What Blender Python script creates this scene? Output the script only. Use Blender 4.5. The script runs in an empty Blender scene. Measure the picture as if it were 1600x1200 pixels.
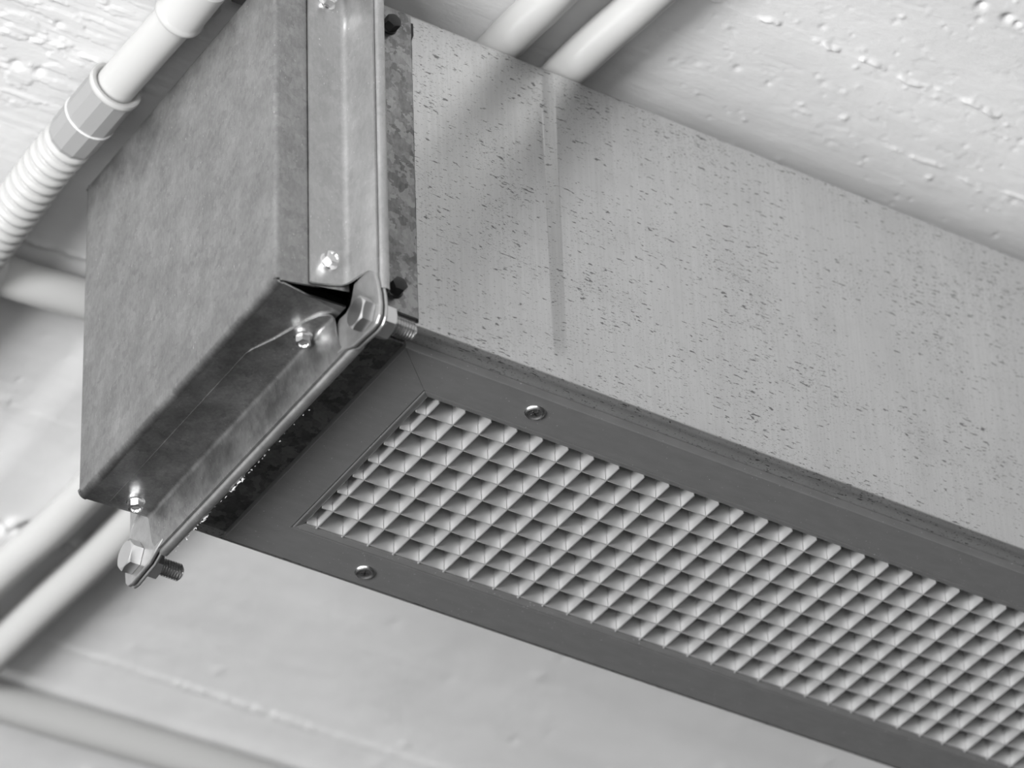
import bpy, bmesh, math, random
import numpy as np
from mathutils import Vector, Matrix

random.seed(7)
rng = np.random.default_rng(11)
S = bpy.context.scene
COL = S.collection
Z0 = 2.76                      # height of the grille face above the floor, metres
MM = 0.001

# ------------------------------------------------------------------ camera
Rm = [[0.8454932252380947, -0.5330604900300552, -0.03142801370436937],
      [0.30996524059011743, 0.5378610831555054, -0.7839815079787897],
      [0.43481347231013345, 0.6531094618788675, 0.6199881249684552]]
Cm = (-866.458, -1366.164, -1262.973)
cam_d = bpy.data.cameras.new('camera')
cam = bpy.data.objects.new('camera', cam_d)
COL.objects.link(cam)
cam.matrix_world = Matrix((
    (Rm[0][0], -Rm[1][0], -Rm[2][0], Cm[0] * MM),
    (Rm[0][1], -Rm[1][1], -Rm[2][1], Cm[1] * MM),
    (Rm[0][2], -Rm[1][2], -Rm[2][2], Cm[2] * MM + Z0),
    (0, 0, 0, 1)))
cam_d.sensor_width = 36.0
cam_d.lens = 7739.22 / 1600 * 36.0
cam_d.clip_start = 0.05
cam_d.clip_end = 50
cam_d.dof.use_dof = True
cam_d.dof.focus_distance = 2.08
cam_d.dof.aperture_fstop = 10.5
S.camera = cam

# ------------------------------------------------------------------ world, window and fill light, exposure
S.view_settings.view_transform = 'Standard'
S.view_settings.look = 'None'
S.view_settings.gamma = 1.0
S.view_settings.use_curve_mapping = False
S.view_settings.exposure = -0.08

w = bpy.data.worlds.new('world')
S.world = w
w.use_nodes = True
w.node_tree.nodes['Background'].inputs[0].default_value = (1, 1, 1, 1)
w.node_tree.nodes['Background'].inputs[1].default_value = 0.035


def unseen_light(name, loc, target, sx, sy, power):
    d = bpy.data.lights.new(name, 'AREA')
    d.shape = 'RECTANGLE'
    d.size, d.size_y, d.energy = sx, sy, power
    o = bpy.data.objects.new(name, d)
    COL.objects.link(o)
    o.location = loc
    o.rotation_euler = (Vector(target) - Vector(loc)).to_track_quat('-Z', 'Y').to_euler()
    return o


unseen_light('unseen_light', (-4.2, -1.25, 0.72), (0.0, 0.0, 1.3), 4.3, 1.3, 520)
unseen_light('unseen_light', (-1.5, -3.3, 0.85), (0.2, 0.0, 1.4), 2.0, 1.3, 50)  # unseen fill lamp, added to brighten the duct side, frame and grille


# ------------------------------------------------------------------ materials
def mat(name):
    m = bpy.data.materials.new(name)
    m.use_nodes = True
    nt = m.node_tree
    return m, nt, nt.nodes['Principled BSDF']


def N(nt, t, **kw):
    n = nt.nodes.new(t)
    for k, v in kw.items():
        setattr(n, k, v)
    return n


def L(nt, a, b):
    nt.links.new(a, b)


def coords(nt, scale=(1, 1, 1), rot=(0, 0, 0)):
    tc = N(nt, 'ShaderNodeTexCoord')
    mp = N(nt, 'ShaderNodeMapping')
    mp.inputs['Scale'].default_value = scale
    mp.inputs['Rotation'].default_value = rot
    L(nt, tc.outputs['Object'], mp.inputs['Vector'])
    return mp.outputs['Vector']


def noise(nt, vec, scale, detail=3, rough=0.5):
    n = N(nt, 'ShaderNodeTexNoise')
    n.inputs['Scale'].default_value = scale
    n.inputs['Detail'].default_value = detail
    n.inputs['Roughness'].default_value = rough
    L(nt, vec, n.inputs['Vector'])
    return n.outputs['Fac']


def ramp(nt, fac, stops):
    r = N(nt, 'ShaderNodeValToRGB')
    e = r.color_ramp.elements
    while len(e) < len(stops):
        e.new(0.5)
    for i, (p, c) in enumerate(stops):
        e[i].position = p
        e[i].color = (c, c, c, 1) if not isinstance(c, tuple) else c
    L(nt, fac, r.inputs['Fac'])
    return r.outputs['Color']


def mth(nt, op, a, b=None):
    n = N(nt, 'ShaderNodeMath', operation=op)
    for i, v in enumerate((a, b)):
        if v is None:
            continue
        if isinstance(v, (int, float)):
            n.inputs[i].default_value = v
        else:
            L(nt, v, n.inputs[i])
    return n.outputs[0]


def mix(nt, fac, a, b):
    n = N(nt, 'ShaderNodeMix', data_type='RGBA')
    for s, v in ((n.inputs[0], fac), (n.inputs[6], a), (n.inputs[7], b)):
        if isinstance(v, (int, float)):
            s.default_value = v if s == n.inputs[0] else (v, v, v, 1)
        else:
            L(nt, v, s)
    return n.outputs[2]


def bump(nt, h, strength, dist, bsdf):
    b = N(nt, 'ShaderNodeBump')
    b.inputs['Strength'].default_value = strength
    b.inputs['Distance'].default_value = dist
    L(nt, h, b.inputs['Height'])
    L(nt, b.outputs['Normal'], bsdf.inputs['Normal'])


def simple(name, col, metallic=0.0, rough=0.5, spec=0.5):
    m, nt, b = mat(name)
    b.inputs['Base Color'].default_value = (col, col, col, 1) if not isinstance(col, tuple) else (*col, 1)
    b.inputs['Metallic'].default_value = metallic
    b.inputs['Roughness'].default_value = rough
    b.inputs['Specular IOR Level'].default_value = spec
    return m


def make_duct_metal():
    # galvanised sheet: fine drawing streaks up the panel and many short dark scuffs along it
    m, nt, b = mat('galvanised_duct_sheet')
    streak = noise(nt, coords(nt, (900, 900, 14)), 1.0, 3, 0.6)
    broad = noise(nt, coords(nt, (45, 45, 9)), 1.0, 3, 0.55)
    blot = noise(nt, coords(nt, (60, 60, 60)), 1.0, 4, 0.6)
    base = ramp(nt, streak, [(0.3, 0.60), (0.7, 0.66)])
    base = mix(nt, mth(nt, 'MULTIPLY', ramp(nt, broad, [(0.40, 0.0), (0.72, 1.0)]), 0.30), base, 0.50)
    base = mix(nt, mth(nt, 'MULTIPLY', ramp(nt, blot, [(0.5, 0.0), (0.75, 1.0)]), 0.22), base, 0.45)
    d1 = noise(nt, coords(nt, (250, 900, 900), (0, 0.10, 0)), 1.0, 2, 0.55)
    d2 = noise(nt, coords(nt, (800, 900, 2300), (0, 0.10, 0)), 1.0, 2, 0.6)
    msk = noise(nt, coords(nt, (28, 28, 28)), 1.0, 3, 0.6)
    s1 = ramp(nt, mth(nt, 'ADD', d1, mth(nt, 'MULTIPLY', msk, 0.16)), [(0.72, 0.0), (0.77, 1.0)])
    s2 = ramp(nt, mth(nt, 'ADD', d2, mth(nt, 'MULTIPLY', msk, 0.22)), [(0.745, 0.0), (0.79, 1.0)])
    spk = mth(nt, 'MAXIMUM', s1, mth(nt, 'MULTIPLY', s2, 0.8))
    base = mix(nt, mth(nt, 'MULTIPLY', spk, 0.80), base, 0.10)
    L(nt, base, b.inputs['Base Color'])
    b.inputs['Metallic'].default_value = 0.92
    L(nt, ramp(nt, blot, [(0.3, 0.30), (0.7, 0.38)]), b.inputs['Roughness'])
    bump(nt, streak, 0.10, 0.0001, b)
    return m


def make_spangle(name, lo, hi, rough, metallic=0.9, contrast=1.0, fleck=True):
    # old zinc: cloudy spangle, fine grain running down the sheet, bright rubbed flecks
    m, nt, b = mat(name)
    v = coords(nt, (1, 1, 1))
    warp = N(nt, 'ShaderNodeMix', data_type='RGBA', blend_type='LINEAR_LIGHT')
    warp.inputs[0].default_value = 0.004
    nz = N(nt, 'ShaderNodeTexNoise')
    nz.inputs['Scale'].default_value = 320
    nz.inputs['Detail'].default_value = 3
    L(nt, v, nz.inputs['Vector'])
    L(nt, v, warp.inputs[6])
    L(nt, nz.outputs['Color'], warp.inputs[7])
    vo = N(nt, 'ShaderNodeTexVoronoi')
    vo.inputs['Scale'].default_value = 260
    L(nt, warp.outputs[2], vo.inputs['Vector'])
    sp = N(nt, 'ShaderNodeSeparateColor')
    L(nt, vo.outputs['Color'], sp.inputs[0])
    grain = noise(nt, coords(nt, (700, 700, 260), (0.5, 0, 0)), 1.0, 3, 0.65)
    cloud = noise(nt, coords(nt, (55, 55, 40)), 1.0, 4, 0.6)
    f = mth(nt, 'ADD', mth(nt, 'MULTIPLY', sp.outputs[0], 0.30 * contrast),
            mth(nt, 'ADD', mth(nt, 'MULTIPLY', grain, 0.45), mth(nt, 'MULTIPLY', cloud, 0.55)))
    base = ramp(nt, f, [(0.38, lo), (0.95, hi)])
    if fleck:
        fl = noise(nt, coords(nt, (1300, 1300, 480), (0.6, 0, 0)), 1.0, 2, 0.5)
        big = noise(nt, coords(nt, (90, 90, 90)), 1.0, 2, 0.5)
        fm = ramp(nt, mth(nt, 'ADD', fl, mth(nt, 'MULTIPLY', big, 0.2)), [(0.80, 0.0), (0.86, 1.0)])
        base = mix(nt, mth(nt, 'MULTIPLY', fm, 0.55), base, 0.9)
    L(nt, base, b.inputs['Base Color'])
    b.inputs['Metallic'].default_value = metallic
    L(nt, ramp(nt, cloud, [(0.3, rough - 0.05), (0.7, rough + 0.07)]), b.inputs['Roughness'])
    bump(nt, grain, 0.12, 0.0001, b)
    return m


def make_frame_paint():
    m, nt, b = mat('grey_painted_aluminium')
    s = noise(nt, coords(nt, (90, 240, 200)), 1.0, 4, 0.6)
    scr = noise(nt, coords(nt, (40, 1500, 900), (0, 0, 0.05)), 1.0, 2, 0.5)
    base = ramp(nt, s, [(0.3, 0.195), (0.7, 0.22)])
    base = mix(nt, mth(nt, 'MULTIPLY', ramp(nt, scr, [(0.74, 0), (0.80, 1)]), 0.15), base, 0.42)
    dst = noise(nt, coords(nt, (1000, 1000, 1000)), 1.0, 1, 0.5)
    bigm = noise(nt, coords(nt, (10, 10, 10)), 1.0, 2, 0.5)
    base = mix(nt, mth(nt, 'MULTIPLY', ramp(nt, mth(nt, 'ADD', dst, mth(nt, 'MULTIPLY', bigm, 0.12)),
                                            [(0.80, 0), (0.84, 1)]), 0.5), base, 0.7)
    L(nt, base, b.inputs['Base Color'])
    b.inputs['Metallic'].default_value = 0.45
    L(nt, ramp(nt, s, [(0.3, 0.30), (0.7, 0.38)]), b.inputs['Roughness'])
    return m


def make_ceiling_paint():
    m, nt, b = mat('white_painted_concrete')
    c = noise(nt, coords(nt, (9, 30, 9)), 1.0, 4, 0.6)
    L(nt, ramp(nt, c, [(0.3, 0.60), (0.7, 0.67)]), b.inputs['Base Color'])
    b.inputs['Roughness'].default_value = 0.6
    b.inputs['Specular IOR Level'].default_value = 0.3
    fine = noise(nt, coords(nt, (420, 700, 420)), 1.0, 6, 0.65)
    brush = noise(nt, coords(nt, (60, 620, 100), (0, 0, 0.06)), 1.0, 4, 0.6)
    bump(nt, mth(nt, 'ADD', fine, mth(nt, 'MULTIPLY', brush, 0.8)), 0.30, 0.0006, b)
    return m


M_DUCT = make_duct_metal()
M_CAP = make_spangle('weathered_zinc_cap', 0.27, 0.52, 0.40, metallic=1.0, contrast=0.5)
M_FLANGE = make_spangle('zinc_flange_strip', 0.40, 0.58, 0.44, contrast=0.5)
M_LEG = make_spangle('mottled_zinc_flange', 0.12, 0.38, 0.34, contrast=1.6, fleck=False)
M_PLATE = make_spangle('zinc_corner_plate', 0.42, 0.60, 0.36, contrast=0.4, fleck=False)
M_FRAME = make_frame_paint()
M_BLADE = simple('satin_aluminium', 0.80, 0.74, 0.36)
M_BRIGHT = simple('bright_zinc', 0.82, 1.0, 0.26)
M_BOLT = simple('plated_steel', 0.76, 1.0, 0.30)
M_THREAD = simple('plated_steel_thread', 0.60, 1.0, 0.26)
M_BLACK = simple('black_phosphate', 0.02, 0.2, 0.32)
M_SHADE = simple('shade_black', 0.02, 0.0, 0.7)  # near black, stands for shade in the flange gap and inside the sheets
M_FLAKE = simple('pale_sealant_crumb', 0.5, 0.0, 0.8)
M_PVC = simple('pale_grey_plastic', (0.44, 0.44, 0.435), 0.0, 0.32)
M_PVC2 = simple('mid_grey_plastic', (0.27, 0.27, 0.27), 0.0, 0.42)
M_RING = simple('white_plastic_ring', 0.66, 0.0, 0.4)
M_STEEL = simple('dull_grey_steel', 0.22, 0.6, 0.5)
M_CEIL = make_ceiling_paint()
M_FLOOR = simple('dark_floor', 0.13, 0.0, 0.6)


# ------------------------------------------------------------------ object helpers (coordinates in mm)
def root_of(o):
    while o.parent:
        o = o.parent
    return o


def link_mesh(name, me, parent=None):
    o = bpy.data.objects.new(name, me)
    COL.objects.link(o)
    if parent is not None:
        o.parent = parent
    return o


def build(name, verts, faces, m, parent=None, sharp=35, origin=None):
    """verts in mm in scene space; the object's origin is `origin` (mm) or its root's place."""
    if origin is None:
        origin = root_of(parent)['base'] if parent is not None else (0, 0, 0)
    a = (np.asarray(verts, float) - np.asarray(origin, float)) * MM
    me = bpy.data.meshes.new(name)
    me.from_pydata(a.tolist(), [], [list(map(int, fc)) for fc in faces])
    me.materials.append(m)
    bm = bmesh.new()
    bm.from_mesh(me)
    bmesh.ops.recalc_face_normals(bm, faces=bm.faces)
    bm.to_mesh(me)
    bm.free()
    if sharp:
        me.polygons.foreach_set('use_smooth', [True] * len(me.polygons))
        me.set_sharp_from_angle(angle=math.radians(sharp))
    o = link_mesh(name, me, parent)
    rb = root_of(parent)['base'] if parent is not None else None
    if rb is not None:
        o.location = [(origin[i] - rb[i]) * MM for i in range(3)]
    else:
        o.location = (origin[0] * MM, origin[1] * MM, origin[2] * MM + Z0)
    return o


def thing(name, label, cat, base, group=None):
    o = bpy.data.objects.new(name, None)
    o.empty_display_size = 0.02
    COL.objects.link(o)
    o.location = (base[0] * MM, base[1] * MM, base[2] * MM + Z0)
    o['base'] = [float(x) for x in base]
    o['label'] = label
    o['category'] = cat
    if group:
        o['group'] = group
    return o


def tag(o, label, cat, group=None):
    o['label'] = label
    o['category'] = cat
    if group:
        o['group'] = group
    return o


def box(x0, x1, y0, y1, z0, z1):
    v = [(x, y, z) for x in (x0, x1) for y in (y0, y1) for z in (z0, z1)]
    f = [(0, 1, 3, 2), (4, 6, 7, 5), (0, 4, 5, 1), (2, 3, 7, 6), (0, 2, 6, 4), (1, 5, 7, 3)]
    return v, f


def join(parts):
    V, F = [], []
    for v, f in parts:
        k = len(V)
        V += [tuple(p) for p in v]
        F += [tuple(i + k for i in q) for q in f]
    return V, F


def prism(poly, axis, a, b):
    """poly: 2-D outline in the two remaining axes (in x,y,z order)."""
    n = len(poly)

    def p3(q, t):
        r = list(q)
        r.insert(axis, t)
        return tuple(r)
    v = [p3(q, a) for q in poly] + [p3(q, b) for q in poly]
    f = [tuple(range(n)), tuple(range(2 * n - 1, n - 1, -1))]
    f += [(i, i + n, (i + 1) % n + n, (i + 1) % n) for i in range(n)]
    return v, f


def bevel_obj(o, width, seg=2, angle=30):
    md = o.modifiers.new('bevel', 'BEVEL')
    md.width = width * MM
    md.segments = seg
    md.limit_method = 'ANGLE'
    md.angle_limit = math.radians(angle)
    return o


def grid(P):
    """P: array (n, m, 3) -> quads"""
    n, m = P.shape[:2]
    v = P.reshape(-1, 3)
    f = [(i * m + j, i * m + j + 1, (i + 1) * m + j + 1, (i + 1) * m + j)
         for i in range(n - 1) for j in range(m - 1)]
    return v.tolist(), f


def solid(o, th, offset=-1):
    md = o.modifiers.new('solidify', 'SOLIDIFY')
    md.thickness = th * MM
    md.offset = offset
    es = o.modifiers.new('crisp_edges', 'EDGE_SPLIT')
    es.split_angle = math.radians(42)
    return o


def lathe(profile, origin, axis, n=24, caps=True, faceted=None):
    """profile: list of (t, r) along axis direction (vector) from origin."""
    ax = Vector(axis).normalized()
    u = Vector((0, 0, 1)) if abs(ax.z) < 0.9 else Vector((1, 0, 0))
    u = (u - ax * u.dot(ax)).normalized()
    w_ = ax.cross(u)
    V, F = [], []
    for t, r in profile:
        for k in range(n):
            a = 2 * math.pi * k / n
            p = Vector(origin) + ax * t + (u * math.cos(a) + w_ * math.sin(a)) * r
            V.append(tuple(p))
    m = len(profile)
    for i in range(m - 1):
        for k in range(n):
            F.append((i * n + k, i * n + (k + 1) % n, (i + 1) * n + (k + 1) % n, (i + 1) * n + k))
    if caps:
        F.append(tuple(range(n)))
        F.append(tuple(range((m - 1) * n, m * n)))
    return V, F


def tube(path, radii, n=24, caps=True):
    P = [Vector(p) for p in path]
    if isinstance(radii, (int, float)):
        radii = [radii] * len(P)
    V, F = [], []
    prev = None
    for i, p in enumerate(P):
        t = (P[min(i + 1, len(P) - 1)] - P[max(i - 1, 0)]).normalized()
        if prev is None:
            u = Vector((0, 0, 1)) if abs(t.z) < 0.9 else Vector((1, 0, 0))
        else:
            u = prev
        u = (u - t * u.dot(t)).normalized()
        prev = u
        v = t.cross(u)
        for k in range(n):
            a = 2 * math.pi * k / n
            V.append(tuple(p + (u * math.cos(a) + v * math.sin(a)) * radii[i]))
    for i in range(len(P) - 1):
        for k in range(n):
            F.append((i * n + k, i * n + (k + 1) % n, (i + 1) * n + (k + 1) % n, (i + 1) * n + k))
    if caps:
        F += [tuple(range(n)), tuple(range((len(P) - 1) * n, len(P) * n))]
    return V, F


def smooth_path(pts, sub=12):
    """Catmull-Rom through the points"""
    P = [np.array(p, float) for p in pts]
    P = [2 * P[0] - P[1]] + P + [2 * P[-1] - P[-2]]
    out = []
    for i in range(1, len(P) - 2):
        for k in range(sub):
            t = k / sub
            a, b, c, d = P[i - 1], P[i], P[i + 1], P[i + 2]
            out.append(0.5 * (2 * b + (c - a) * t + (2 * a - 5 * b + 4 * c - d) * t * t + (3 * b - a - 3 * c + d) * t ** 3))
    out.append(P[-2])
    return out


def axes_of(axis, twist=0.0):
    ax = Vector(axis).normalized()
    u = Vector((0, 0, 1)) if abs(ax.z) < 0.9 else Vector((0, 1, 0))
    u = (u - ax * u.dot(ax)).normalized()
    w_ = ax.cross(u)
    c, s = math.cos(twist), math.sin(twist)
    return ax, u * c + w_ * s, w_ * c - u * s


def hexprism(origin, axis, af, h, twist=0.0, chamfer=0.12, both=False, dish=0.0):
    """hexagon head growing along axis from origin, with a round chamfer at the top."""
    ax, u, v = axes_of(axis, twist)
    R = af / math.sqrt(3)
    ri = af / 2
    n = 36

    def ring(t, fn):
        out = []
        for k in range(n):
            a = 2 * math.pi * k / n
            rh = ri / math.cos(((a + math.pi / 6) % (math.pi / 3)) - math.pi / 6)
            r = fn(rh)
            out.append(Vector(origin) + ax * t + (u * math.cos(a) + v * math.sin(a)) * r)
        return out
    ch = chamfer * af
    rings = []
    if both:
        rings.append(ring(0, lambda rh: ri * 0.95))
        K = []
        for k in range(n):
            a = 2 * math.pi * k / n
            rh = ri / math.cos(((a + math.pi / 6) % (math.pi / 3)) - math.pi / 6)
            K.append(Vector(origin) + ax * ((rh - ri * 0.95) * 0.55) + (u * math.cos(a) + v * math.sin(a)) * rh)
        rings.append(K)
    else:
        rings.append(ring(0, lambda rh: rh))
    K = []
    for k in range(n):
        a = 2 * math.pi * k / n
        rh = ri / math.cos(((a + math.pi / 6) % (math.pi / 3)) - math.pi / 6)
        K.append(Vector(origin) + ax * (h - (rh - ri * 0.95) * 0.55) + (u * math.cos(a) + v * math.sin(a)) * rh)
    rings.append(K)
    rings.append(ring(h, lambda rh: ri * 0.95))
    if dish:
        rings.append(ring(h, lambda rh: ri * 0.72))
        rings.append(ring(h - dish, lambda rh: ri * 0.58))
    V = [tuple(p) for r in rings for p in r]
    F = []
    for i in range(len(rings) - 1):
        for k in range(n):
            F.append((i * n + k, i * n + (k + 1) % n, (i + 1) * n + (k + 1) % n, (i + 1) * n + k))
    F += [tuple(range(n)), tuple(range((len(rings) - 1) * n, len(rings) * n))]
    return V, F


# ------------------------------------------------------------------ floor and ceiling
fl = build('floor', *box(-6000, 6000, -6000, 6000, -2860, -2760), M_FLOOR)
fl['kind'] = 'structure'


def vnoise(x, y, seed):
    g = np.random.default_rng(seed).random((257, 257))
    xi, yi = np.floor(x).astype(int), np.floor(y).astype(int)
    fx, fy = x - xi, y - yi
    fx, fy = fx * fx * (3 - 2 * fx), fy * fy * (3 - 2 * fy)
    a, b = g[xi % 256, yi % 256], g[(xi + 1) % 256, yi % 256]
    c, d = g[xi % 256, (yi + 1) % 256], g[(xi + 1) % 256, (yi + 1) % 256]
    return (a * (1 - fx) + b * fx) * (1 - fy) + (c * (1 - fx) + d * fx) * fy


def fbm(x, y, seed, octv=4):
    s, a, t = 0, 0.5, 0
    for o in range(octv):
        s = s + a * vnoise(x * 2 ** o + 17 * o, y * 2 ** o + 31 * o, seed + o)
        t += a
        a *= 0.5
    return s / t


def sstep(a, b, x):
    t = np.clip((x - a) / (b - a), 0, 1)
    return t * t * (3 - 2 * t)


CEIL = 200.0


def make_ceiling():
    step = 0.9
    xs = np.concatenate([[-6000, -3500, -2000, -1000, -500, -300], np.arange(-215, 340, step), np.arange(340, 600, 1.8), [650, 800, 1200, 2000, 3500, 6000]])
    ys = np.concatenate([[-6000, -3500, -2000, -1000, -500, -280], np.arange(-200, 130, step), np.arange(130, 625, 1.8), [680, 800, 1200, 2000, 3500, 6000]])
    X, Y = np.meshgrid(xs, ys, indexing='ij')
    h = np.zeros_like(X)                                   # positive = standing down towards the room
    h += (fbm(X / 60, Y / 45, 1) - 0.5) * 0.35              # slow waviness
    h += (fbm(X / 9, Y / 6, 5, 3) - 0.5) * 0.22            # trowel texture
    # grain of the shutter boards, strongest at the upper left
    grain = fbm(X / 24 + 9, Y / 2.0 + X / 60, 9, 4) - 0.5
    mk = sstep(-20, -110, X) * sstep(230, 150, Y)
    h += grain * (0.20 + 0.55 * mk * sstep(0.35, 0.6, vnoise(X / 60, Y / 30, 40)))
    # board joints running along the duct
    def joint(y0, ridge, lip, width, x0, x1, seed, wob=3.0, whole=False):
        yy = Y - y0 - (fbm(X / 22, X * 0 + seed, seed, 5) - 0.5) * 2 * wob
        m_ = sstep(x0 - 15, x0 + 5, X) * sstep(x1 + 15, x1 - 5, X)
        brk = sstep(0.40, 0.62, fbm(X / 11, Y / 14, seed + 50, 4))
        if whole:
            brk = 0.45 + 0.55 * vnoise(X / 40, X * 0 + 2, seed)
        return m_ * (ridge * brk * np.exp(-(yy / width) ** 2) * (0.5 + fbm(X / 2.5, Y / 2.0, seed + 9, 2)) + lip * sstep(-1.0, 1.0, yy))
    h += joint(-98, 1.5, 0.25, 1.0, 60, 245, 101, 4)
    h += joint(-56, 0.9, 0.2, 1.0, 170, 420, 102, 3)
    h += joint(470, 1.3, 0.4, 2.2, 60, 600, 103, 1.2, True)
    h += joint(196, 1.1, -1.6, 2.0, -215, -30, 104, 2)
    h += joint(72, 1.3, 0.25, 1.0, -215, -120, 105, 5)
    h += joint(95, 1.2, 0.25, 1.0, -215, -130, 106, 4)
    h += joint(233, 0.9, 0.15, 1.5, -215, -40, 109, 5)
    h += joint(310, 0.7, 0.4, 3.0, -120, 20, 107, 6)
    h += joint(388, 0.8, 0.4, 2.0, -90, 60, 108, 4)
    # flaked patches at the upper left
    fp = sstep(0.545, 0.56, fbm(X / 16, Y / 5, 60, 5)) * sstep(-112, -130, X) * sstep(125, 105, Y)
    h += fp * 0.55
    fp = sstep(0.66, 0.675, fbm(X / 14, Y / 6, 70, 5)) * sstep(60, 90, X) * sstep(-35, -50, Y)
    h -= fp * 0.18
    # holes and bumps left by air bubbles
    def spots(cx, cy, r, a):
        x_lo, x_hi = np.searchsorted(xs, [cx - 3 * r, cx + 3 * r])
        y_lo, y_hi = np.searchsorted(ys, [cy - 3 * r, cy + 3 * r])
        sx, sy = slice(x_lo, x_hi), slice(y_lo, y_hi)
        d = ((X[sx, sy] - cx) / r) ** 2 + ((Y[sx, sy] - cy) / r) ** 2
        h[sx, sy] += a * np.exp(-d)
    R_ = np.random.default_rng(3)
    for _ in range(170):
        spots(R_.uniform(60, 340), R_.uniform(-190, -20), 0.75 + 1.2 * R_.random() ** 2.5, R_.choice([-1, -1, 1]) * R_.uniform(0.25, 0.7))
    for _ in range(60):
        spots(R_.uniform(-210, -20), R_.uniform(0, 300), R_.uniform(0.8, 1.6), R_.choice([-1, -1, 1]) * R_.uniform(0.2, 0.6))
    for _ in range(60):
        spots(R_.uniform(-60, 500), R_.uniform(230, 600), R_.uniform(1.5, 3.5), R_.choice([-1, 1]) * R_.uniform(0.2, 0.6))
    for cx, cy, r, a in [(195, -153, 2, -2), (210, -152, 2.4, -2), (216, -151, 1.5, -1.5), (228, -149, 2, -1.6), (223, -150, 1.2, 1.2),
                         (186, -62, 1.6, 0.9), (243, -48, 1.6, 0.9), (41, 390, 3.5, 3.0), (38, 397, 3.5, -5), (31, 402, 4, -7),
                         (26, 396, 3, 2.5), (9, 396, 3, -4), (13, 389, 3, -4), (5, 392, 3, 2.5), (46, 383, 2.5, -3),
                         (0, 398, 4, -4), (-150, 92, 2.2, -1.5), (-139, 91, 2, -1.5), (-146, 60, 1.8, -1.2), (-78, 233, 4, -2.0), (-66, 236, 3, -1.8)]:
        spots(cx, cy, r, a)
    # bed the conduits and fixings clear of the relief: the paint is flat where a pipe lies
    edge = sstep(-230, -205, X) * sstep(640, 590, X) * sstep(-215, -195, Y) * sstep(640, 610, Y)
    h *= edge
    Zc = CEIL - np.clip(h, -6, 2.6)
    n, m_ = X.shape
    co = np.stack([X, Y, Zc], -1).reshape(-1, 3) * MM
    co[:, 2] += Z0
    idx = np.arange(n * m_).reshape(n, m_)
    q = np.stack([idx[:-1, :-1], idx[:-1, 1:], idx[1:, 1:], idx[1:, :-1]], -1).reshape(-1, 4)
    me = bpy.data.meshes.new('ceiling')
    me.vertices.add(len(co))
    me.vertices.foreach_set('co', co.ravel())
    me.loops.add(q.size)
    me.loops.foreach_set('vertex_index', q.ravel())
    me.polygons.add(len(q))
    me.polygons.foreach_set('loop_start', np.arange(0, q.size, 4))
    me.polygons.foreach_set('loop_total', np.full(len(q), 4))
    me.update()
    me.validate()
    me.polygons.foreach_set('use_smooth', np.ones(len(q), bool))
    me.materials.append(M_CEIL)
    o = link_mesh('ceiling', me)
    o['kind'] = 'structure'
    return o


make_ceiling()

# ------------------------------------------------------------------ the duct
YS, YB = -42.6, 123.5           # side planes
ZB, ZT = 4.4, 178.6             # bottom and top
XD, XE = -58.0, 640.0           # open end at the flange, far end
MY = YS + YB                    # mirror: y -> MY - y

duct = thing('air_duct', 'long rectangular galvanised air duct with a scuffed side panel hung under the white ceiling',
             'duct', (290, 40, ZB))


def bead(x):
    """height of the stiffening creases in the side panel"""
    d = 0.0
    for c in (39.5, 214.0, 390.0, 565.0):
        t, hgt = x - c, -1.3 if c < 100 else -0.45
        if -60 < t <= -2.6:
            d += hgt * (t + 60) / 57.4
        elif -2.6 < t < 3.4:
            d += hgt * (3.4 - t) / 6.0
    return d


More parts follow.
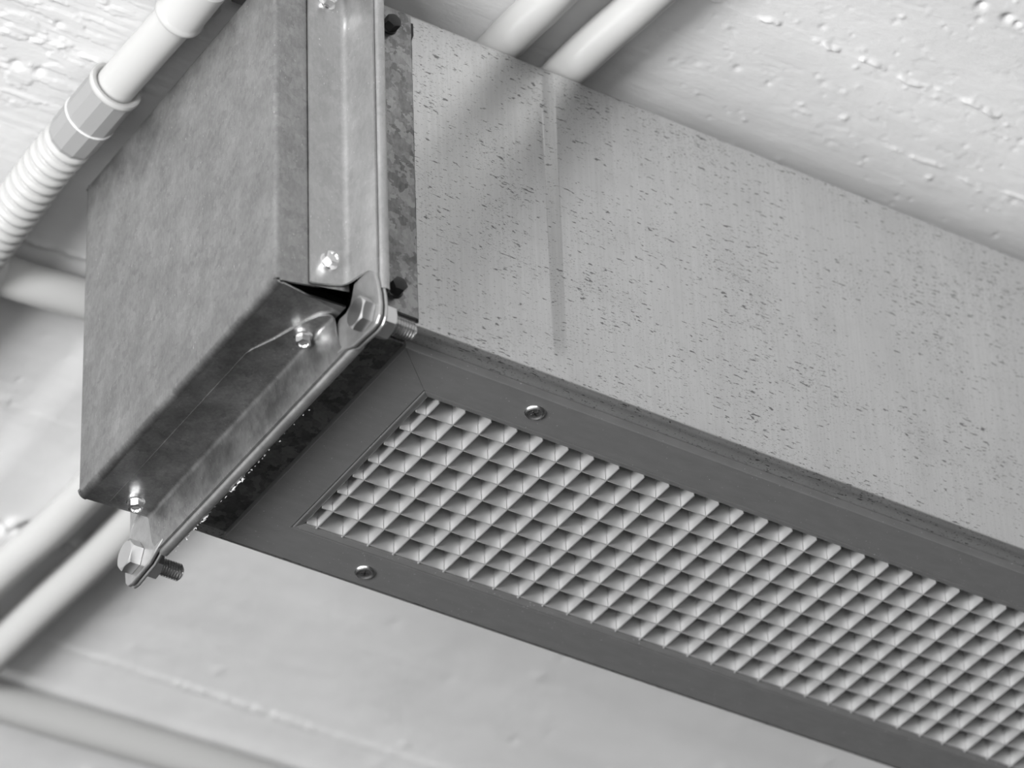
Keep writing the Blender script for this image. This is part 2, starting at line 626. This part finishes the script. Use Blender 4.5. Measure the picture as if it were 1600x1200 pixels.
def make_duct_shell():
    xs = sorted(set([XD, -31, -10, 10, 30] + [c + d for c in (39.5, 214, 390, 565) for d in
                (-60, -30, -3.2, -2.6, -2.0, 0, 2.9, 3.4, 4.0, 7)] + list(range(60, 640, 25)) + [XE]))
    r = 2.6
    zs = [ZB + r, 18, 24] + list(range(35, 170, 15)) + [168, ZT - r]
    fade = lambda z: float(np.clip((z - 12) / 14, 0, 1) * np.clip((172 - z) / 8, 0, 1))
    sec = []                                          # cross-section points (y, z, bead factor)
    for k in range(7):
        a = math.pi / 2 * k / 6
        sec.append((YS + r - r * math.sin(a), ZB + r - r * math.cos(a), 0.0))
    for z in zs[1:-1]:
        sec.append((YS, z, fade(z)))
    for k in range(7):
        a = math.pi / 2 * k / 6
        sec.append((YS + r - r * math.cos(a), ZT - r + r * math.sin(a), 0.0))
    sec += [(40, ZT, 0)]
    for k in range(7):
        a = math.pi / 2 * k / 6
        sec.append((YB - r + r * math.sin(a), ZT - r + r * math.cos(a), 0.0))
    for k in range(7):
        a = math.pi / 2 * k / 6
        sec.append((YB - r + r * math.cos(a), ZB + r - r * math.sin(a), 0.0))
    P = np.array([[(x, y - bead(x) * f_, z) for (y, z, f_) in sec] for x in xs])
    parts = [grid(P)]
    ya, yb_ = YS + r, YB - r                          # bottom with the opening for the grille
    xa, xb, ga, gb = -12.0, 402.0, -14.0, 95.0
    V = [(XD, ya, ZB), (xa, ya, ZB), (xb, ya, ZB), (XE, ya, ZB), (XD, ga, ZB), (xa, ga, ZB), (xb, ga, ZB), (XE, ga, ZB),
         (XD, gb, ZB), (xa, gb, ZB), (xb, gb, ZB), (XE, gb, ZB), (XD, yb_, ZB), (xa, yb_, ZB), (xb, yb_, ZB), (XE, yb_, ZB)]
    F = [(0, 1, 5, 4), (1, 2, 6, 5), (2, 3, 7, 6), (4, 5, 9, 8), (6, 7, 11, 10), (8, 9, 13, 12), (9, 10, 14, 13), (10, 11, 15, 14)]
    parts.append((V, F))
    V, F = join(parts)
    me_o = build('duct_shell', V, F, M_DUCT, duct, sharp=25)
    bm = bmesh.new()
    bm.from_mesh(me_o.data)
    bmesh.ops.remove_doubles(bm, verts=bm.verts, dist=1e-6)
    bx, by, bz = duct['base']
    for f in bm.faces:                              # outward
        c = f.calc_center_median()
        if f.normal.dot(Vector((0, c.y - (40 - by) * MM, c.z - (90 - bz) * MM))) < 0:
            f.normal_flip()
    bm.to_mesh(me_o.data)
    bm.free()
    me_o.data.set_sharp_from_angle(angle=math.radians(25))
    me_o.data.materials.append(M_SHADE)  # dusty inner faces, painted near black for the shade inside the duct
    solid(me_o, 0.9).modifiers['solidify'].material_offset = 1
    return me_o


make_duct_shell()
build('end_plate', *box(XE - 1, XE, YS + 1, YB - 1, ZB + 1, ZT - 1), M_DUCT, duct)


def flange_surface(kind, sgn, s_lines, base, ends):
    """A flange strip: profile points (x, out) swept along the duct edge.
    kind 'side': out = away from YS, runs in z.  kind 'under': out = down from ZB, runs in y.
    s_lines: list of (x, out, start, end)."""
    n = 14
    P = []
    for (x, out, a, b) in s_lines:
        row = []
        for k in range(n):
            t = k / (n - 1)
            q = a + (b - a) * t
            row.append((x, YS - out, q) if kind == 'side' else (x, q, ZB - out))
        P.append(row)
    return grid(np.array(P))


def mirror(vf, y=False, z=False):
    v, f = vf
    v = [(p[0], MY - p[1] if y else p[1], (ZB + ZT) - p[2] if z else p[2]) for p in v]
    return v, f


MZ = ZB + ZT


def mz(z):
    return MZ - z


def cap_profile(side):
    """rows (x, out, start, end) from the leg edge, over the bend, to the tip of the upstand"""
    rows = []
    if side:
        lo = [(-81.5, 1.0, 7.6), (-80.5, 1.0, 7.2), (-73, 1.0, 9.2), (-66.5, 1.0, 11.6), (-65.3, 1.3, 12.2), (-64.4, 2.0, 12.6),
              (-63.8, 3.0, 12.8), (-63.5, 4.2, 12.8), (-62.7, 10, 12.2), (-62.0, 14.5, 11.2), (-61.5, 17.0, 9.6), (-61.1, 18.6, 7.6), (-60.9, 19.6, 5.0)]
        return [(x, o, z, mz(z)) for x, o, z in lo]
    lo = [(-83.5, 1.0, 5.0), (-82.6, 1.0, 1.5), (-78, 1.0, -9.0), (-72.6, 1.0, -25.5), (-69.8, 1.0, -31.0), (-66.8, 1.0, -33.2), (-65.6, 1.3, -33.6), (-64.7, 2.0, -33.6),
          (-64.1, 3.0, -33.4), (-63.8, 4.2, -33.2), (-62.9, 10, -33.0), (-62.1, 14.5, -33.6), (-61.5, 17.5, -35.5), (-61.2, 18.8, -37.5), (-61.0, 19.6, -40)]
    hi = [120.2, 120.5, 121, 121, 121, 121, 121, 121, 121, 121, 121, 121, 120, 119, 118]
    return [(x, o, a, b) for (x, o, a), b in zip(lo, hi)]


def duct_profile(side):
    """the mating strip on the duct: leg, bend, upstand, rolled lip"""
    e = 8.0 if side else -33.0
    pts = [(-31.0, 1.1, e), (-31.6, 1.3, e), (-53.5, 1.3, e), (-55.6, 1.6, e), (-57.0, 2.8, e), (-57.6, 4.5, e), (-57.8, 16.5, e)]
    return [(x, o, a, mz(a) if side else MY - a) for x, o, a in pts]


def lip_rows(side):
    """rolled outer edge of the duct strip, a flat round-edged bead"""
    ring = [(-60.2, 19.2), (-60.0, 20.6), (-59.2, 21.3), (-57.4, 21.5), (-56.3, 21.1), (-55.8, 20.2), (-55.9, 18.6), (-56.6, 17.6), (-58.5, 17.2), (-59.8, 17.8), (-60.2, 19.2)]
    a, b = (-1.0, mz(-1.0)) if side else (-44.0, MY + 44.0 - 5)
    if not side:
        b = 119.0
    return [(x, o, a, b) for x, o in ring]


for kind, nm in (('side', True), ('under', False)):
    for mir in (False, True):
        kw = dict(y=mir) if nm else dict(z=mir)
        o = build('flange', *mirror(flange_surface(kind, 1, duct_profile(nm), None, None), **kw), M_LEG, duct, sharp=40)
        solid(o, 1.1, 0)
        o = build('flange_lip', *mirror(flange_surface(kind, 1, lip_rows(nm), None, None), **kw), M_FLANGE, duct, sharp=50)

# dark strip painting in the gap shadow along the edge of the side strip
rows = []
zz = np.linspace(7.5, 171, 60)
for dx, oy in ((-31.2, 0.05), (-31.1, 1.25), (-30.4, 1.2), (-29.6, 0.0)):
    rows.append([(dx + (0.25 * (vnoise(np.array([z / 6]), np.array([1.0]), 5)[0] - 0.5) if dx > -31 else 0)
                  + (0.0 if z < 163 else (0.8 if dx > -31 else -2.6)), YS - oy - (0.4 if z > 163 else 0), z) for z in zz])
build('gap_shade_strip', *grid(np.array(rows)), M_SHADE, duct, sharp=60)

# crumbs of old sealant stuck to the bottom lip
R_ = np.random.default_rng(21)
parts = []
for k in range(150):
    y = R_.choice([R_.uniform(20, 118), R_.normal(62, 5), R_.normal(88, 10), R_.normal(100, 8), R_.uniform(-5, 40)],
                  p=[0.34, 0.22, 0.22, 0.14, 0.08])
    y = float(np.clip(y, -20, 117))
    s = R_.uniform(0.2, 0.6) * (1.6 if 50 < y < 66 or 84 < y < 92 else 1.0)
    c = np.array([-55.6 + R_.uniform(-0.3, 0.5), y, ZB - 20.4 + R_.uniform(-1.0, 1.6)])
    v = [(c + R_.normal(0, 1, 3) * s * np.array([0.6, 1.2, 0.6])) for _ in range(4)]
    parts.append((v, [(0, 1, 2), (0, 1, 3), (1, 2, 3), (0, 2, 3)]))
o = build('sealant_crumbs', *join(parts), M_FLAKE, duct, sharp=0)
o['kind'] = 'stuff'
o['label'] = 'pale crumbs of old sealant'


# corner plates ------------------------------------------------------------
PLATE = [(-45.2, 13.0), (-54.0, 13.0), (-59.0, 11.2), (-61.6, 7.5), (-63.2, 2.0), (-64.6, -5.0), (-65.2, -11.5), (-64.6, -16.3), (-62.2, -19.4),
         (-58.5, -20.0), (-52.0, -19.2), (-44.0, -18.6), (-36.0, -15.0), (-31.5, -14.0), (-31.0, -8.0), (-31.2, 1.0), (-33.5, 3.2), (-38.5, 2.6), (-42.0, 4.2), (-43.6, 8.0)]


def corner_plates(parent, xa, xb):
    for my in (False, True):
        for mzz in (False, True):
            o = build('corner_plate', *mirror(prism(PLATE, 0, xa, xb), y=my, z=mzz), M_PLATE, parent, sharp=40)
            bevel_obj(o, 0.7, 3)


corner_plates(duct, -59.4, -57.9)


# screws: a hexagon on a washer, built once for each kind and copied
def screw_meshes(kind):
    if kind == 'silver':
        head = join([lathe([(0, 4.1), (0.7, 4.1), (1.1, 3.5)], (0, 0, 0), (0, -1, 0), 28),
                     hexprism((0, 0, 0), (0, -1, 0), 5.7, 4.4, 0.35, dish=0.7)])
        return head, M_BRIGHT
    head = join([lathe([(0, 4.0), (0.6, 4.0), (1.0, 3.4)], (0, 0, 0), (0, -1, 0), 28),
                 hexprism((0, 0, 0), (0, -1, 0), 6.3, 5.4, 0.2)])
    return head, M_BLACK


def place_screws(parent, name, kind, spots, label):
    geo, m = screw_meshes(kind)
    src = None
    base = root_of(parent)['base']
    for (x, y, z, down, tw) in spots:
        if src is None:
            src = build(name, *geo, m, parent, sharp=30, origin=(0, 0, 0))
            o = src
        else:
            o = src.copy()
            COL.objects.link(o)
            o.parent = parent
        o.location = ((x - base[0]) * MM, (y - base[1]) * MM, (z - base[2]) * MM)
        e = Matrix.Rotation(math.radians(90), 4, 'X') if down else Matrix.Identity(4)
        o.rotation_euler = (Matrix.Rotation(tw, 4, 'Z' if down else 'Y') @ e).to_euler()
        o['label'] = label


place_screws(duct, 'screw', 'black', [(-42.3, YS - 1.8, 18.3, False, 0.3), (-42.3, YS - 1.8, mz(19.8), False, 0.8)], 'black hexagon screw')

# ------------------------------------------------------------------ end cap
cap = thing('duct_end_cap', 'weathered zinc box closing the near end of the duct, bolted on at its flange', 'duct cap', (-80, 40, ZB))
XC = -97.0


def make_cap_shell():
    x1 = -62.5
    za, zb = 2.6, ZT - 2
    rv, rh = 2.2, 3.6
    parts = []
    y0, y1 = YS, YB + 0.6
    # end face with its four bends; the corners stay open as on a folded box
    ye = [y0 + rv, y0 + rv + 0.6, 10, 40, 70, 100, y1 - rv - 0.6, y1 - rv]
    ze = [za + rh, za + rh + 0.6, 40, 80, 120, zb - rh - 0.6, zb - rh]
    parts.append(grid(np.array([[(XC, y, z) for z in ze] for y in ye])))
    A = [math.pi / 2 * k / 7 for k in range(8)]

    def lo(x):                                      # lower edge of the side panels rises to the flange
        return za + 0.6 + (x - XC) / (x1 - XC) * 7.2
    for ysg in (0, 1):
        rows = []
        for a in A:
            x = XC + rv - rv * math.cos(a)
            y = rv - rv * math.sin(a)
            rows.append([(x, y0 + y if not ysg else y1 - y, z) for z in [za + rh * 0.55] + ze[1:-1] + [zb - rh * 0.5]])
        for x in (XC + rv + 0.6, -88, -80, -72, x1):
            rows.append([(x, y0 if not ysg else y1, z) for z in [lo(x)] + ze[1:-1] + [zb - 1]])
        parts.append(grid(np.array(rows)))
    for top in (0, 1):
        rows = []
        for a in A:
            x = XC + rh - rh * math.cos(a)
            dz = rh - rh * math.sin(a)
            z = za + dz if not top else zb - dz
            rows.append([(x, y, z) for y in [y0 + rv * 0.4] + ye[1:-1] + [y1 - 0.2]])
        for x in (XC + rh + 0.6, -86, -78, -70, x1):
            z = (za + (x - XC) / (x1 - XC) * 1.6) if not top else zb
            yy0 = y0 + 0.5 + (x - XC - rh) / (x1 - XC - rh) * 6.0
            rows.append([(x, y, z) for y in [yy0] + ye[1:-1] + [y1 - 0.6]])
        parts.append(grid(np.array(rows)))
    V, F = join(parts)
    o = build('cap_shell', V, F, M_CAP, cap, sharp=0)
    bm = bmesh.new()
    bm.from_mesh(o.data)
    bmesh.ops.remove_doubles(bm, verts=bm.verts, dist=1e-6)
    c = Vector((-80 - 0, 40, 90)) * MM
    base = Vector(cap['base']) * MM
    for f in bm.faces:                              # outward
        d = f.calc_center_median() - (Vector((-60, 40, 90)) * MM - base)
        if f.normal.dot(d) < 0:
            f.normal_flip()
    for f in bm.faces:
        f.smooth = True
    bm.to_mesh(o.data)
    bm.free()
    o.data.materials.append(M_SHADE)  # dirty inside, blackened so the open corner shows deep shade
    solid(o, 0.9).modifiers['solidify'].material_offset = 1
    return o


make_cap_shell()
for kind, nm in (('side', True), ('under', False)):
    for mir in (False, True):
        kw = dict(y=mir) if nm else dict(z=mir)
        o = build('flange', *mirror(flange_surface(kind, 1, cap_profile(nm), None, None), **kw), M_FLANGE if nm else M_CAP, cap, sharp=50)
        solid(o, 1.0, 0)
corner_plates(cap, -62.0, -60.2)
place_screws(cap, 'screw', 'silver', [(-73.2, YS - 1.5, 20.5, False, 0.0), (-72.6, YS - 1.5, mz(19.5), False, 0.5),
                                      (-69.0, -17.0, ZB - 1.5, True, 0.2), (-74.3, 114.3, ZB - 1.5, True, 0.7)], 'bright hexagon screw with washer')


def make_bolt(y, z, twist):
    h = build('bolt', *hexprism((-62.2, y, z), (-1, 0, 0), 12.8, 5.4, twist), M_BOLT, cap, sharp=28)
    h['label'] = 'plated hexagon bolt through the flange corner'
    prof = [(0, 3.4)]
    p = 1.25
    t = 0.2
    while t < 15.8:
        prof += [(t, 3.25), (t + p * 0.42, 4.0), (t + p * 0.58, 4.0), (t + p * 0.98, 3.25)]
        t += p
    prof += [(16.6, 3.3), (17.2, 2.7)]
    build('threaded_shank', *lathe(prof, (-57.2, y, z), (1, 0, 0), 28), M_THREAD, h, sharp=25)
    build('nut', *hexprism((-57.8, y, z), (1, 0, 0), 12.8, 6.4, twist + 0.5, both=True), M_BOLT, h, sharp=28)


make_bolt(-55.0, -10.7, 0.12)
make_bolt(136.2, -8.8, 0.05)
make_bolt(-55.0, mz(-10.7), 0.4)
make_bolt(136.2, mz(-10.7), 0.3)

# ------------------------------------------------------------------ grille
GX0, GX1, GY0, GY1 = -31.0, 421.0, -34.2, 115.4
IX0, IX1, IY0, IY1 = -5.4, 395.4, -9.9, 90.4
grille = thing('air_grille', 'dark grey framed egg crate grille screwed to the underside of the duct', 'grille', (195, 40, 0))
# frame section: (inset from the outer edge, z)
W = IX0 - GX0
SEC = [(0.0, 4.3), (0.0, 0.3), (0.09, 0.09), (0.3, 0.0), (W - 4.6, 0.0), (W - 4.4, 0.45), (W - 3.9, 0.5), (W - 3.7, 0.05), (W - 3.2, 0.0),
       (W - 0.6, 0.7), (W - 0.1, 1.1), (W, 1.6), (W, 4.3), (W - 0.8, 4.3), (W - 0.8, 1.9), (W - 4.0, 1.0), (1.0, 1.0), (1.0, 4.3)]


def frame_bar(c0, c1, i0, i1):
    rows = []
    for t, z in SEC:
        k = t / W
        rows.append([(c0[0] + (i0[0] - c0[0]) * k, c0[1] + (i0[1] - c0[1]) * k, z),
                     (c1[0] + (i1[0] - c1[0]) * k, c1[1] + (i1[1] - c1[1]) * k, z)])
    rows.append(rows[0])
    P = np.array(rows)
    # a hair's breadth open at the mitre
    d = (P[:, 1] - P[:, 0])
    d = d / np.linalg.norm(d, axis=1, keepdims=True)
    P[:, 0] += d * 0.09
    P[:, 1] -= d * 0.09
    v, f = grid(P)
    n = len(SEC)
    f.append(tuple(2 * i for i in range(n)))
    f.append(tuple(2 * i + 1 for i in range(n)))
    return v, f


oc = [(GX0, GY0), (GX1, GY0), (GX1, GY1), (GX0, GY1)]
ic = [(IX0, IY0), (IX1, IY0), (IX1, IY1), (IX0, IY1)]
for i in range(4):
    j = (i + 1) % 4
    build('frame_bar', *frame_bar(oc[i], oc[j], ic[i], ic[j]), M_FRAME, grille, sharp=18)

PITCH, BT, BH = 12.7, 0.5, 11.3
nx = int((IX1 - IX0) // PITCH) + 1


def notched(l0, l1, slots, from_bottom, half):
    """outline of a blade in (length, height) with half-lap slots"""
    g = 0.55
    poly = []
    lo_, hi_ = 0.0, BH
    if from_bottom:
        poly.append((l0, lo_))
        for s in slots:
            if l0 + 0.9 < s < l1 - 0.9:
                poly += [(s - g, lo_), (s - g, half), (s + g, half), (s + g, lo_)]
        poly += [(l1, lo_), (l1, hi_), (l0, hi_)]
    else:
        poly += [(l0, lo_), (l1, lo_), (l1, hi_)]
        for s in reversed(slots):
            if l0 + 0.9 < s < l1 - 0.9:
                poly += [(s + g, hi_), (s + g, half), (s - g, half), (s - g, hi_)]
        poly.append((l0, hi_))
    return poly


def blade_mesh(poly, along_x):
    """thin plate centred on its own plane, local mm"""
    n = len(poly)
    if along_x:
        a = [(q[0], -BT / 2, q[1]) for q in poly]
        b = [(q[0], BT / 2, q[1]) for q in poly]
    else:
        a = [(-BT / 2, q[0], q[1]) for q in poly]
        b = [(BT / 2, q[0], q[1]) for q in poly]
    v = a + b
    f = [tuple(range(n)), tuple(range(2 * n - 1, n - 1, -1))]
    f += [(i, (i + 1) % n, (i + 1) % n + n, i + n) for i in range(n)]
    return v, f


xsl = [PITCH * i for i in range(nx)]
ysl = [PITCH * j for j in range(8)]
long_poly = notched(IX0 + 0.15, IX1 - 0.15, xsl, True, BH * 0.46)
cross_poly = notched(IY0 + 0.15, IY1 - 0.15, ysl, False, BH * 0.46)
gb_ = grille['base']
src = None
for y in ysl:
    if src is None:
        v, f = blade_mesh(long_poly, True)
        src = build('long_blade', v, f, M_BLADE, grille, sharp=0, origin=(0, 0, 0))
        o = src
    else:
        o = src.copy()
        COL.objects.link(o)
        o.parent = grille
    o.location = (-gb_[0] * MM, (y - gb_[1]) * MM, (0.05 + random.uniform(-0.05, 0.08)) * MM)
src = None
for x in xsl:
    if src is None:
        v, f = blade_mesh(cross_poly, False)
        src = build('cross_blade', v, f, M_BLADE, grille, sharp=0, origin=(0, 0, 0))
        o = src
    else:
        o = src.copy()
        COL.objects.link(o)
        o.parent = grille
    o.location = ((x - gb_[0]) * MM, -gb_[1] * MM, (0.02 + random.uniform(-0.05, 0.06)) * MM)


def frame_screw(x, y, tw):
    # raised countersunk head with a cross recess, in a dimple of bright metal
    prof = [(-0.02, 4.7), (0.4, 4.55), (0.85, 4.1), (1.1, 3.7), (1.0, 3.4), (0.6, 3.1), (0.55, 2.4), (0.66, 1.2), (0.68, 0.3)]
    o = build('screw', *lathe(prof, (x, y, 0), (0, 0, -1), 40), M_BRIGHT, grille, sharp=50)
    o['label'] = 'bright cross-head screw'
    c, s = math.cos(tw), math.sin(tw)
    cr = []
    for a in (0, math.pi / 2):
        ca, sa = math.cos(tw + a), math.sin(tw + a)
        pts = [(-1.7, -0.3), (1.7, -0.3), (1.7, 0.3), (-1.7, 0.3)]
        q = [(x + ca * u - sa * v_, y + sa * u + ca * v_) for u, v_ in pts]
        cr.append(prism(q, 2, -0.72, -0.3))
    build('cross_recess', *join(cr), M_BLACK, o, sharp=0)


for k, (x, y) in enumerate([(37.6, -24.3), (34.0, 106.8), (352, -24.3), (352, 106.8)]):
    frame_screw(x, y, 0.5 + 0.7 * k)

# ------------------------------------------------------------------ conduits on the ceiling
PR = 9.3
PZ = 190.2
GRP = 'plastic conduits fixed to the ceiling'


def pipe(label, pts, r=PR, m=None):
    path = smooth_path(pts, 10)
    c = pts[0]
    o = build('conduit_pipe', *tube(path, r, 32), m or M_PVC, None, sharp=40, origin=c)
    return tag(o, label, 'pipe', GRP)


pipe('pale plastic conduit pipe crossing above the duct nearer to its end cap',
     [(28, -320, PZ), (25.5, -150, PZ), (24, -72, PZ), (21.8, -33, PZ), (20.5, 120, PZ), (19.2, 340, PZ), (14, 410, PZ), (8, 500, PZ)])
pipe('pale plastic conduit pipe crossing above the duct farther from its end cap',
     [(70, -320, PZ), (64, -150, PZ), (59.8, -88, PZ), (55.2, -33, PZ), (52, 120, PZ), (49.3, 346, PZ), (44.2, 440, PZ), (41.5, 500, PZ)])
pipe('short pale conduit pipe running behind the end cap below the ribbed hose',
     [(-94, 213.2, PZ), (-80, 212.5, PZ), (-50, 210, PZ), (-6, 207, PZ)], 9.6)
pipe('pale conduit pipe along the ceiling at the bottom left corner of the photo',
     [(32, 517, PZ), (68, 517.5, PZ), (140, 515.5, PZ), (210, 514, PZ), (420, 512, PZ)], 10.4)
pipe('straight pale conduit pipe entering the coupling beside the end cap',
     [(-108.5, -60, 189.5), (-109, 10, 189.5), (-110, 50, 189.5), (-110.8, 82, 189.5)], 9.4)

# coupling between rigid pipe and ribbed hose
cpl = thing('conduit_coupling', 'faceted grey coupling joining the rigid pipe to the ribbed hose', 'pipe fitting', (-111.5, 90, 189))
ax = Vector((-0.035, 1, -0.05)).normalized()
p0 = Vector((-110.4, 72.5, 189.4))


def facet(t0, t1, r0, r1, n=11):
    return lathe([(t0, r0), (t1, r1)], p0, ax, n)


build('rim', *lathe([(0.5, 9.6), (-0.6, 10.2), (-1.2, 11.4), (-0.8, 12.5), (0.6, 12.9), (2.0, 12.6), (2.6, 11.6)], p0, ax, 36), M_PVC, cpl, sharp=50)
build('body', *lathe([(1.5, 12.3), (22.5, 12.2)], p0, ax, 12), M_PVC2, cpl, sharp=15)
build('ring', *lathe([(22.3, 12.25), (22.5, 12.55), (23.1, 12.55), (23.3, 12.2)], p0, ax, 36), M_RING, cpl, sharp=0)
build('nut', *lathe([(23.2, 12.2), (37.5, 11.9), (40.0, 10.8), (40.2, 9.0)], p0, ax, 12), M_PVC2, cpl, sharp=15)

# ribbed hose
hp = [(-111.9, 112, 187.4), (-112.6, 126, 187), (-112.6, 144, 186), (-112.2, 162, 185), (-111.9, 179, 184), (-111.6, 206, 182), (-112, 240, 182), (-115, 300, 184)]
fine = smooth_path(hp, 40)
d = np.concatenate([[0], np.cumsum([np.linalg.norm(fine[i + 1] - fine[i]) for i in range(len(fine) - 1)])])
fine = np.array(fine)
s_ = np.arange(0, d[-1], 0.45)
pp = np.stack([np.interp(s_, d, fine[:, k]) for k in range(3)], 1)
ph = (s_ / 5.9) % 1.0
rr = 9.2 + 2.5 * np.clip(np.sin(np.pi * np.clip(ph / 0.86, 0, 1)), 0, 1) ** 0.5
o = build('corrugated_hose', *tube(pp.tolist(), rr.tolist(), 32), M_PVC, None, sharp=0, origin=tuple(pp[0]))
o.data.polygons.foreach_set('use_smooth', [True] * len(o.data.polygons))
tag(o, 'ribbed flexible plastic hose hanging from the faceted coupling', 'hose')

# saddle clip at the top left
clip = thing('pipe_clip', 'plastic saddle clip holding the straight pipe to the ceiling beside the end cap', 'pipe clip', (-108.6, 6, 200))
q0 = Vector((-108.6, 20.5, 189.5))
build('band', *lathe([(0.0, 9.5), (0.3, 10.6), (-0.6, 11.5), (-2.2, 11.7), (-3.2, 11.2), (-4.2, 10.9), (-26, 10.9), (-27, 9.5)], q0, (0.01, 1, 0), 36), M_PVC, clip, sharp=50)
lug = [(math.cos(a) * 5.0 - 124.2, math.sin(a) * 7.2 + 12.0) for a in np.linspace(0, 2 * math.pi, 24, endpoint=False)]
o = build('lug', *prism(lug, 2, 193.5, 199.5), M_PVC, clip, sharp=40)
bevel_obj(o, 1.2, 3)
lug2 = [(-101, 10), (-96, 8), (-92, 12), (-93, 17), (-98, 19), (-102, 16)]
o = build('lug', *prism(lug2, 2, 194, 199.5), M_PVC, clip, sharp=40)

# hanger strip above the cap
hg = build('hanger_strip', *box(-92, 20, -6.5, 3.5, 193.0, 198.5), M_STEEL, None, origin=(-40, 0, 198))
tag(hg, 'dark steel hanger strip on the ceiling above the end cap', 'hanger')
bevel_obj(hg, 0.5, 2)
